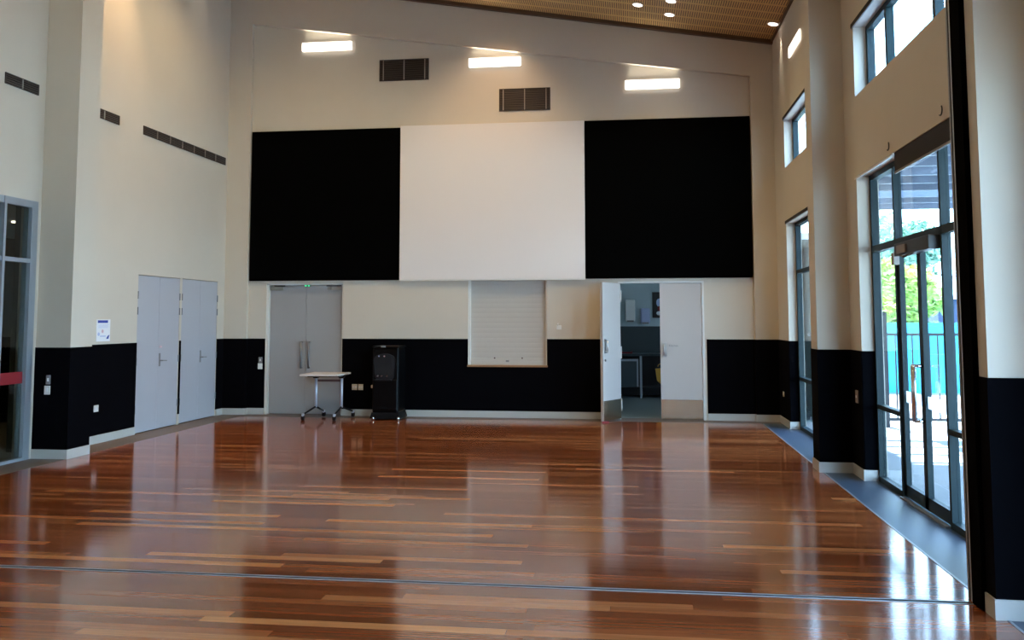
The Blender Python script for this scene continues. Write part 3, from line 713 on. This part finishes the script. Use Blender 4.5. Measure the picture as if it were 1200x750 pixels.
# ------------------------------------------------------------------ folding table on castors
TX0, TX1, TY0, TY1, TZ = -4.965, -4.375, 13.12, 13.78, .655
tb = empty('folding_table', ((TX0 + TX1) / 2, 13.45, 0), 'small pale-topped folding table on castors before the grey doors', 'table')
MB().box(TX0, TX1, TY0, TY1, TZ, TZ + .028, bev=.006).build('tabletop', M['laminate'], tb)
MB().box(TX0 + .09, TX1 - .0, TY0 + .10, TY1 - .12, TZ - .018, TZ).build('underframe', M['blackplastic'], tb)
MB().box(TX0 + .17, TX1 - .06, TY0 + .32, TY0 + .34, TZ - .10, TZ - .065).build('modesty_rail', M['tubered'], tb)
ym = TY0 + .30
for x, sgn in ((TX0 + .155, -1), (TX1 - .03, 1)):
    lg = MB().tube((x, ym, .17), (x, ym, TZ - .03), .021, n=14).build('leg', M['silver_leg'], tb, smooth=True)
    MB().prism([(x - .055, TZ - .005), (x + .055, TZ - .005), (x + .028, TZ - .045), (x - .028, TZ - .045)], 'y', ym - .04, ym + .04).build('bracket', M['blackplastic'], lg)
    ft_ = MB()
    for yy, dx in ((TY0 + .03, -.10 if sgn < 0 else -.02), (TY1 - .05, .02 if sgn < 0 else .085)):
        ft_.tube((x, ym, .18), (x + dx, yy, .085), .015, .012, n=10)
    ft_.build('foot', M['blackplastic'], lg, smooth=True)
    for yy, dx in ((TY0 + .03, -.10 if sgn < 0 else -.02), (TY1 - .05, .02 if sgn < 0 else .085)):
        cs = MB().box(x + dx - .018, x + dx + .018, yy - .02, yy + .02, .055, .10, bev=.005).build('castor', M['silver_leg'], lg)
        w2 = MB().tube((x + dx - .020, yy, .034), (x + dx - .004, yy, .034), .034, n=18).tube((x + dx + .004, yy, .034), (x + dx + .020, yy, .034), .034, n=18)
        w2.build('wheel', M['blackplastic'], lg, smooth=False)

# ------------------------------------------------------------------ water cooler
wc = empty('water_cooler', (-3.7, 13.6, 0), 'black free-standing water cooler against the end wall', 'water cooler')
cx0, cx1, cy0, cy1 = -3.905, -3.50, 13.32, 13.78
MB().box(cx0, cx1, cy0 + .02, cy1, .10, 1.075, bev=.03, seg=4).build('cabinet', M['cooler'], wc)
MB().box(cx0 + .01, cx1 - .01, cy0, cy0 + .05, .14, .60, bev=.02, seg=3).build('front_door', M['cooler'], wc)
pp = []
for k in range(13):
    a = PI * k / 12; pp.append((-3.715 + .165 * math.cos(a), .90 + .09 * math.sin(a)))
pp += [(-3.86, .64), (-3.83, .60), (-3.59, .60), (-3.57, .64)]
MB().prism(pp, 'y', cy0 + .005, cy0 + .03).build('dispenser_panel', M['coolerpanel'], wc)
MB().box(cx0, cx1 + .005, cy0 + .01, cy1, 1.075, 1.10, bev=.01).build('lid', M['cooler'], wc)
MB().box(-3.77, -3.70, cy0 + .0, cy0 + .03, 1.083, 1.105, bev=.004).build('badge', M['alu'], wc)
for x, m_ in ((-3.80, M['paleblue']), (-3.715, M['palered'])): MB().tube((x, cy0 + .006, .95), (x, cy0 - .006, .95), .011, n=12).build('button', m_, wc)
for x in (-3.81, -3.75, -3.665): MB().tube((x, cy0 + .03, .66), (x, cy0 - .03, .655), .011, n=10).build('tap', M['steel'], wc)
MB().box(-3.85, -3.60, cy0 - .03, cy0 + .03, .585, .605, bev=.004).build('drip_tray', M['coolerpanel'], wc)
MB().prism([(cx0 + .00, .11), (cx1, .11), (cx1 + .03, .02), (cx0 - .03, .02)], 'y', cy0 - .0, cy1).build('base', M['blackplastic'], wc)
for x in (cx0 + .03, cx1 + .01):
    for y in (cy0 + .0, cy1 - .08): MB().tube((x - .014, y, .026), (x + .014, y, .026), .026, n=14).build('castor', M['chrome'], wc, smooth=True)

# ------------------------------------------------------------------ kitchen beyond the open door
w = MB(); KX0, KX1, KY1, KH = -1.6, 2.9, 18.3, 2.7
w.box(KX0 - .1, KX0, Y2, KY1 + .1, 0, KH).box(KX1, KX1 + .1, Y2, KY1 + .1, 0, KH).box(KX0, KX1, KY1, KY1 + .1, 0, KH)
kw = struct('wall_kitchen', w, M['kwall'], 'pale blue-grey kitchen walls')
MB().box(KX0, KX1, KY1 - .012, KY1, .78, 1.36).build('splashback', M['tile'], kw)['label'] = 'dark tiled splashback'
struct('floor_kitchen', MB().box(KX0 - .1, KX1 + .1, Y2, KY1 + .1, -.2, 0), M['kfloor'], 'grey-green kitchen vinyl')
struct('ceiling_kitchen', MB().box(KX0 - .1, KX1 + .1, Y2, KY1 + .1, KH, KH + .1), M['ceilpaint'], 'kitchen ceiling')
bn = empty('kitchen_bench', (.2, 17.95, 0), 'dark steel kitchen bench with open shelves below', 'kitchen bench')
MB().box(-1.5, 1.6, 17.62, 18.27, .80, .84, bev=.004).build('benchtop', M['tile'], bn)
MB().box(-1.5, 1.6, 18.1, 18.27, .02, .80).build('back_panel', M['kdark'], bn)
MB().box(-1.5, 1.6, 17.66, 18.1, .18, .20).build('shelf', M['kdark'], bn)
for x in (-1.48, -.30, .14, .62, 1.58): MB().box(x - .02, x + .02, 17.64, 17.68, 0, .80).build('leg', M['alu'], bn)
dw = empty('dishwasher', (-.06, 17.8, 0), 'dark dishwasher with pale frame under the bench', 'dishwasher')
MB().box(-.26, .09, 17.60, 18.08, .21, .74, bev=.004).build('body', M['kdark'], dw)
MB().box(-.26, .09, 17.585, 17.60, .70, .74).box(.06, .09, 17.585, 17.60, .21, .70).box(-.26, -.235, 17.585, 17.60, .21, .70).build('door_frame', M['alu'], dw)
MB().box(-.235, .06, 17.588, 17.60, .21, .70).build('door', M['tile'], dw)
yb_ = empty('cloth_bag', (.50, 17.6, .2), 'yellow cloth bag hanging at the right of the kitchen bench', 'bag')
MB().prism([(.41, .56), (.62, .58), (.60, .33), (.50, .28), (.44, .34)], 'y', 17.55, 17.62).build('bag_body', M['yellow'], yb_)
MB().torus((.51, 17.585, .60), .05, .006, 'y', a0=0, a1=PI).build('strap', M['yellow'], yb_)
rc = empty('serving_tray', (-.13, 17.9, .84), 'small red tray on the dark kitchen bench', 'tray')
MB().box(-.22, -.02, 17.75, 17.95, .84, .865, bev=.006).build('tray_base', M['red'], rc)
for x in (-.21, -.03): MB().box(x - .006, x + .006, 17.80, 17.90, .862, .885, bev=.002).build('tray_grip', M['red'], rc)
def dispenser(x0, x1, z0, z1, m_, label, name):
    o = empty(name, ((x0 + x1) / 2, KY1 - .01, z0), label, 'dispenser')
    MB().box(x0, x1, KY1 - .16, KY1 - .001, z0, z1, bev=.03, seg=3).build('cover', m_, o)
    MB().box(x0 + .03, x1 - .03, KY1 - .165, KY1 - .12, z0 - .012, z0 + .02).build('slot', M['greyplate'], o)
dispenser(-.15, .045, 1.46, 1.89, M['white'], 'tall white paper towel dispenser on the kitchen wall', 'towel_dispenser')
dispenser(.15, .335, 1.42, 1.72, M['paleblue'], 'smaller bluish soap dispenser right of the towel dispenser', 'soap_dispenser')
pf = empty('picture_frame', (.55, KY1, 1.53), 'black framed picture on the kitchen wall', 'picture')
f = MB(); f.box(.385, .43, KY1 - .03, KY1 - .001, 1.53, 2.04).box(.78, .825, KY1 - .03, KY1 - .001, 1.53, 2.04).box(.43, .78, KY1 - .03, KY1 - .001, 1.53, 1.58).box(.43, .78, KY1 - .03, KY1 - .001, 1.99, 2.04)
f.build('frame', M['picblack'], pf)
MB().box(.43, .78, KY1 - .015, KY1 - .001, 1.58, 1.99).build('print', M['kdark'], pf)
MB().ball((.52, KY1 - .016, 1.83), .06, (1, .05, 1.4)).build('pale_shape', M['paleblue'], pf)
MB().ball((.53, KY1 - .016, 1.72), .045, (1, .05, 1.5)).build('red_shape', M['red'], pf)
MB().ball((.51, KY1 - .016, 1.62), .05, (1, .05, .8)).build('white_shape', M['paper'], pf)

# ------------------------------------------------------------------ outside
struct('ground', MB().box(2.36, 60, -30, 60, -.25, -.03), M['paving'], 'pale paved yard outside the windows')
struct('ground', MB().box(-30, 2.36, -40, YR - .21, -.25, -.03), M['paving'], 'pale paving behind the building')
# pool-type fence: posts, rails, bars
fn = empty('steel_fence', (3.2, 13.6, 0), 'black vertical bar steel fence across the paved yard', 'fence')
FY = 13.6; FZ = 1.30
MB().box(2.5, 9.7, FY - .02, FY + .02, FZ - .04, FZ).build('top_rail', M['fence'], fn)
MB().box(2.5, 9.7, FY - .02, FY + .02, .06, .10).build('bottom_rail', M['fence'], fn)
bar0 = None
for k in range(62):
    x = 2.56 + .115 * k
    if bar0 is None:
        bar0 = MB().box(x - .009, x + .009, FY - .009, FY + .009, .06, FZ + .0).build('bar', M['fence'], fn); bx0 = bar0.location.x
    else:
        c = bar0.copy(); C.objects.link(c); c.parent = fn; c.location = bar0.location + Vector((.115 * k, 0, 0))
for x, h_ in ((3.56, .30), (5.3, .08), (7.0, .08), (8.7, .08)): MB().box(x - .035, x + .035, FY - .035, FY + .035, -.03, FZ + h_).build('post', M['fence'], fn)
gt = MB()
pw = MB().box(3.6, 14, 19.9, 20.05, -.03, 1.42)
tag(pw.build('boundary_screen', M['pool'], loc=(8, 20, 0)), 'long turquoise boundary screen beyond the black fence', 'screen')
# shed with bluish roof
sd = empty('garden_shed', (9.5, 24.6, 0), 'dark blue shed with pale blue roof behind the fence', 'shed')
MB().box(7.35, 11.8, 23.2, 26.0, -.03, 2.0).build('shed_walls', M['shedwall'], sd)
MB().prism([(23.0, 1.98), (26.2, 1.98), (25.0, 2.6), (24.2, 2.6)], 'x', 7.2, 12.0).build('shed_roof', M['shedroof'], sd)

def tree(loc, h, r, m_, label, n=1500, trunk=True, seed=1):
    rnd = random.Random(seed)
    o = empty('tree', loc, label, 'tree', 'trees beyond the fence')
    x, y, z = loc
    br = MB().tube((x, y, z), (x + .1, y, z + h * .55), .10, .06, n=10)
    for k in range(6):
        a = k * 2 * PI / 6; br.tube((x + .08, y, z + h * (.3 + .05 * k)), (x + math.cos(a) * r * .6, y + math.sin(a) * r * .6, z + h * (.5 + .06 * k)), .035, .012, n=6)
    br.build('trunk', M['bark'], o)
    fb = MB()
    cl = [(rnd.uniform(-1, 1) * r * .6, rnd.uniform(-1, 1) * r * .6, rnd.uniform(.32, .88) * h, rnd.uniform(.28, .45) * r) for _ in range(16)]
    for i in range(n):
        cx, cy, cz_, rr = cl[i % len(cl)]
        v = Vector((rnd.gauss(0, 1), rnd.gauss(0, 1), rnd.gauss(0, 1))).normalized() * rr * rnd.uniform(.55, 1.05)
        p = Vector((x + cx, y + cy, z + cz_)) + v
        s = rnd.uniform(.04, .08) * (1 if r < 1.5 else 1.5)
        d1 = Vector((rnd.gauss(0, 1), rnd.gauss(0, 1), rnd.gauss(0, .6))).normalized(); d2 = d1.cross(Vector((rnd.gauss(0, 1), rnd.gauss(0, 1), 1))).normalized()
        vs = [fb.bm.verts.new(q) for q in (p - d1 * s * 1.6, p + d2 * s * .55 , p + d1 * s * 1.6, p - d2 * s * .55)]
        fb.bm.faces.new(vs)
    me_o = fb.build('crown', m_, o)
    return o
tree((6.1, 21.7, -.03), 2.9, 1.0, M['leaf'], 'bright yellow-green young tree just behind the turquoise screen', 7000, seed=3)
tree((4.2, 22.5, -.03), 2.6, .9, M['leaf'], 'bright green tree behind the left end of the turquoise screen', 4000, seed=4)
tree((8.0, 29, -.03), 4.6, 1.75, M['leafblue'], 'blue-green tree behind the shed, left one', 8000, seed=5)
tree((12.3, 29.5, -.03), 4.8, 1.9, M['leafblue'], 'blue-green tree behind the shed, middle one', 5000, seed=6)
tree((17.0, 31, -.03), 5.4, 2.0, M['leafblue'], 'blue-green tree farthest right behind the shed', 5000, seed=8)

# pergola over the terrace
pg = empty('pergola', (4.5, 9.2, 0), 'grey-blue roofed pergola over the terrace outside the doors', 'pergola')
PY0, PY1, PXE, PZ = 5.4, 13.4, 6.4, 3.05
for x in (3.0, 6.0):
    for y in (PY0 + .2, PY1 - .1):
        if x > 4 : MB().box(x - .05, x + .05, y - .05, y + .05, -.03, PZ).build('post', M['pergbeam'], pg)
MB().box(2.38, PXE, PY0, PY0 + .08, PZ, PZ + .22).build('beam', M['pergbeam'], pg)
MB().box(2.38, PXE, PY1 - .08, PY1, PZ, PZ + .22).build('beam', M['pergbeam'], pg)
MB().box(PXE - .08, PXE, PY0, PY1, PZ, PZ + .22).build('beam', M['pergbeam'], pg)
MB().box(2.38, 2.44, PY0, PY1, PZ, PZ + .22).build('beam', M['pergbeam'], pg)
k = 0; y = PY0 + .55
while y < PY1 - .3:
    MB().box(2.44, PXE - .08, y, y + .06, PZ + .02, PZ + .18).build('rafter', M['pergbeam'], pg); y += .62
for ya_, yb_2 in ((PY0 - .1, 8.0), (8.05, 9.62), (9.85, 11.5), (12.1, 12.9), (13.0, PY1 + .1)):
    for x, x2 in ((2.42, 3.35), (3.38, 4.55), (4.62, PXE + .1)):
        if ya_ > 11.6 and x < 3: continue
        MB().box(x, x2, ya_, yb_2, PZ + .22, PZ + .25).build('roof_sheet', M['pergroof'], pg)
lp = empty('outdoor_lamp', (3.95, 11.05, 2.6), 'small dark lamp hanging under the pergola edge', 'lamp')
MB().tube((3.95, 11.05, 2.98), (3.95, 11.05, 3.06), .02).build('stem', M['charcoal'], lp)
MB().box(3.87, 4.03, 10.98, 11.12, 2.78, 2.98, bev=.015).build('lamp_head', M['charcoal'], lp)

# ------------------------------------------------------------------ lights
def spot(loc, power, angle=70, blend=.5, col=(1, .74, .48), tgt=None, r=.05):
    L = bpy.data.lights.new('downlight_or_fill_spot', 'SPOT'); L.energy = power; L.spot_size = math.radians(angle); L.spot_blend = blend; L.color = col; L.shadow_soft_size = r
    o = bpy.data.objects.new('downlight_or_fill_spot', L); C.objects.link(o); o.location = loc
    if tgt is not None:
        o.rotation_euler = (Vector(tgt) - Vector(loc)).to_track_quat('-Z', 'Y').to_euler()
    return o
def area(loc, sx, sy, power, col, rot=(0, 0, 0)):
    L = bpy.data.lights.new('uplight_or_fill_lamp', 'AREA'); L.shape = 'RECTANGLE'; L.size = sx; L.size_y = sy; L.energy = power; L.color = col
    o = bpy.data.objects.new('uplight_or_fill_lamp', L); C.objects.link(o); o.location = loc; o.rotation_euler = rot; return o
WARM = (1, .78, .42)
for x, y, z in ((-4.865, 13.83, 5.99), (-2.115, 13.83, 5.625), (.335, 13.83, 5.185)): area((x, y, z), .72, .03, .9, (1, .95, .80), (PI, 0, 0)).data.spread = math.radians(80)  # upward light of the three end-wall fittings
for x, y in ((.12, 12.86), (.58, 12.55), (.58, 13.12)): spot((x, y, cz(x) - .03), 50, 80, .8, WARM)
spot((2.07, 13.0, cz(2.07) - .03), 42, 36, .4, (1, .88, .7), r=.01)
spot((-6.43, 12.75, cz(-6.43) - .05), 50, 36, .5, (1, .93, .8), r=.01)
spot((-6.28, 10.45, cz(-6.28) - .05), 600, 54, .9, (1, .66, .34), r=.05)
for y, pw_ in ((11.4, 165), (7.6, 60), (3.5, 40), (0, 40)):
    for x in (-5.0, -2.4, .3): spot((x, y, cz(x) - .03), pw_ * (1.15 if x < 0 else .75), 150, .9, WARM)  # unseen wide spots added off camera to brighten the room
spot((-1.9, 12.6, cz(-1.9) - .03), 100, 80, 1.0, (1, .66, .38), (-2.15, 13.88, 4.3))
area((.6, 16.2, KH - .02), 1.2, .3, 6, (.75, .92, 1))  # unseen lamp added to light the kitchen, no fitting modelled
area((-9, 9.5, 2.93), .6, .6, 6, (1, .85, .6))  # unseen lamp for the lobby, no fitting modelled

S = bpy.data.lights.new('sun', 'SUN'); S.energy = 92.0; S.angle = math.radians(.6); S.color = (.78, .92, 1)
so = bpy.data.objects.new('sun', S); C.objects.link(so)
so.rotation_euler = Vector((.10, -.40, -1.0)).to_track_quat('-Z', 'Y').to_euler()

W = bpy.data.worlds.new('sky'); bpy.context.scene.world = W; W.use_nodes = True; nt = W.node_tree
bg = nt.nodes['Background']; bg.inputs['Strength'].default_value = 18.5
tc = nt.nodes.new('ShaderNodeTexCoord'); sp = nt.nodes.new('ShaderNodeSeparateXYZ'); nt.links.new(tc.outputs['Generated'], sp.inputs[0])
rp = nt.nodes.new('ShaderNodeValToRGB'); nt.links.new(sp.outputs['Z'], rp.inputs[0])
rp.color_ramp.elements[0].color = (.50, .75, 1, 1); rp.color_ramp.elements[1].color = (.18, .36, .80, 1)
nt.links.new(rp.outputs[0], bg.inputs['Color'])

# ------------------------------------------------------------------ camera
f, cy_, pi_, ya, ro = 1060, 291.5, .078, .1325, -.0011
F = Vector((-math.sin(ya) * math.cos(pi_), math.cos(ya) * math.cos(pi_), math.sin(pi_)))
Rt = Vector((math.cos(ya), math.sin(ya), 0)); U = Rt.cross(F)
c_, s_2 = math.cos(ro), math.sin(ro)
Rt, U = c_ * Rt + s_2 * U, -s_2 * Rt + c_ * U
cam = bpy.data.cameras.new('camera'); co = bpy.data.objects.new('camera', cam); C.objects.link(co)
co.matrix_world = Matrix(((Rt.x, U.x, -F.x, 0), (Rt.y, U.y, -F.y, 0), (Rt.z, U.z, -F.z, 1.5), (0, 0, 0, 1)))
cam.sensor_width = 36; cam.sensor_fit = 'HORIZONTAL'; cam.lens = f / 1200 * 36; cam.shift_y = -(375 - cy_) / 1200; cam.clip_start = .05; cam.clip_end = 300
sc = bpy.context.scene; sc.camera = co
sc.view_settings.view_transform = 'Standard'; sc.view_settings.look = 'None'; sc.view_settings.gamma = 1; sc.view_settings.use_curve_mapping = False
sc.view_settings.exposure = 0.0
sc.cycles.use_denoising = True
sc.cycles.max_bounces = 10; sc.cycles.diffuse_bounces = 6; sc.cycles.glossy_bounces = 5; sc.cycles.transparent_max_bounces = 16
sc.cycles.sample_clamp_indirect = 8; sc.cycles.caustics_reflective = False; sc.cycles.caustics_refractive = False
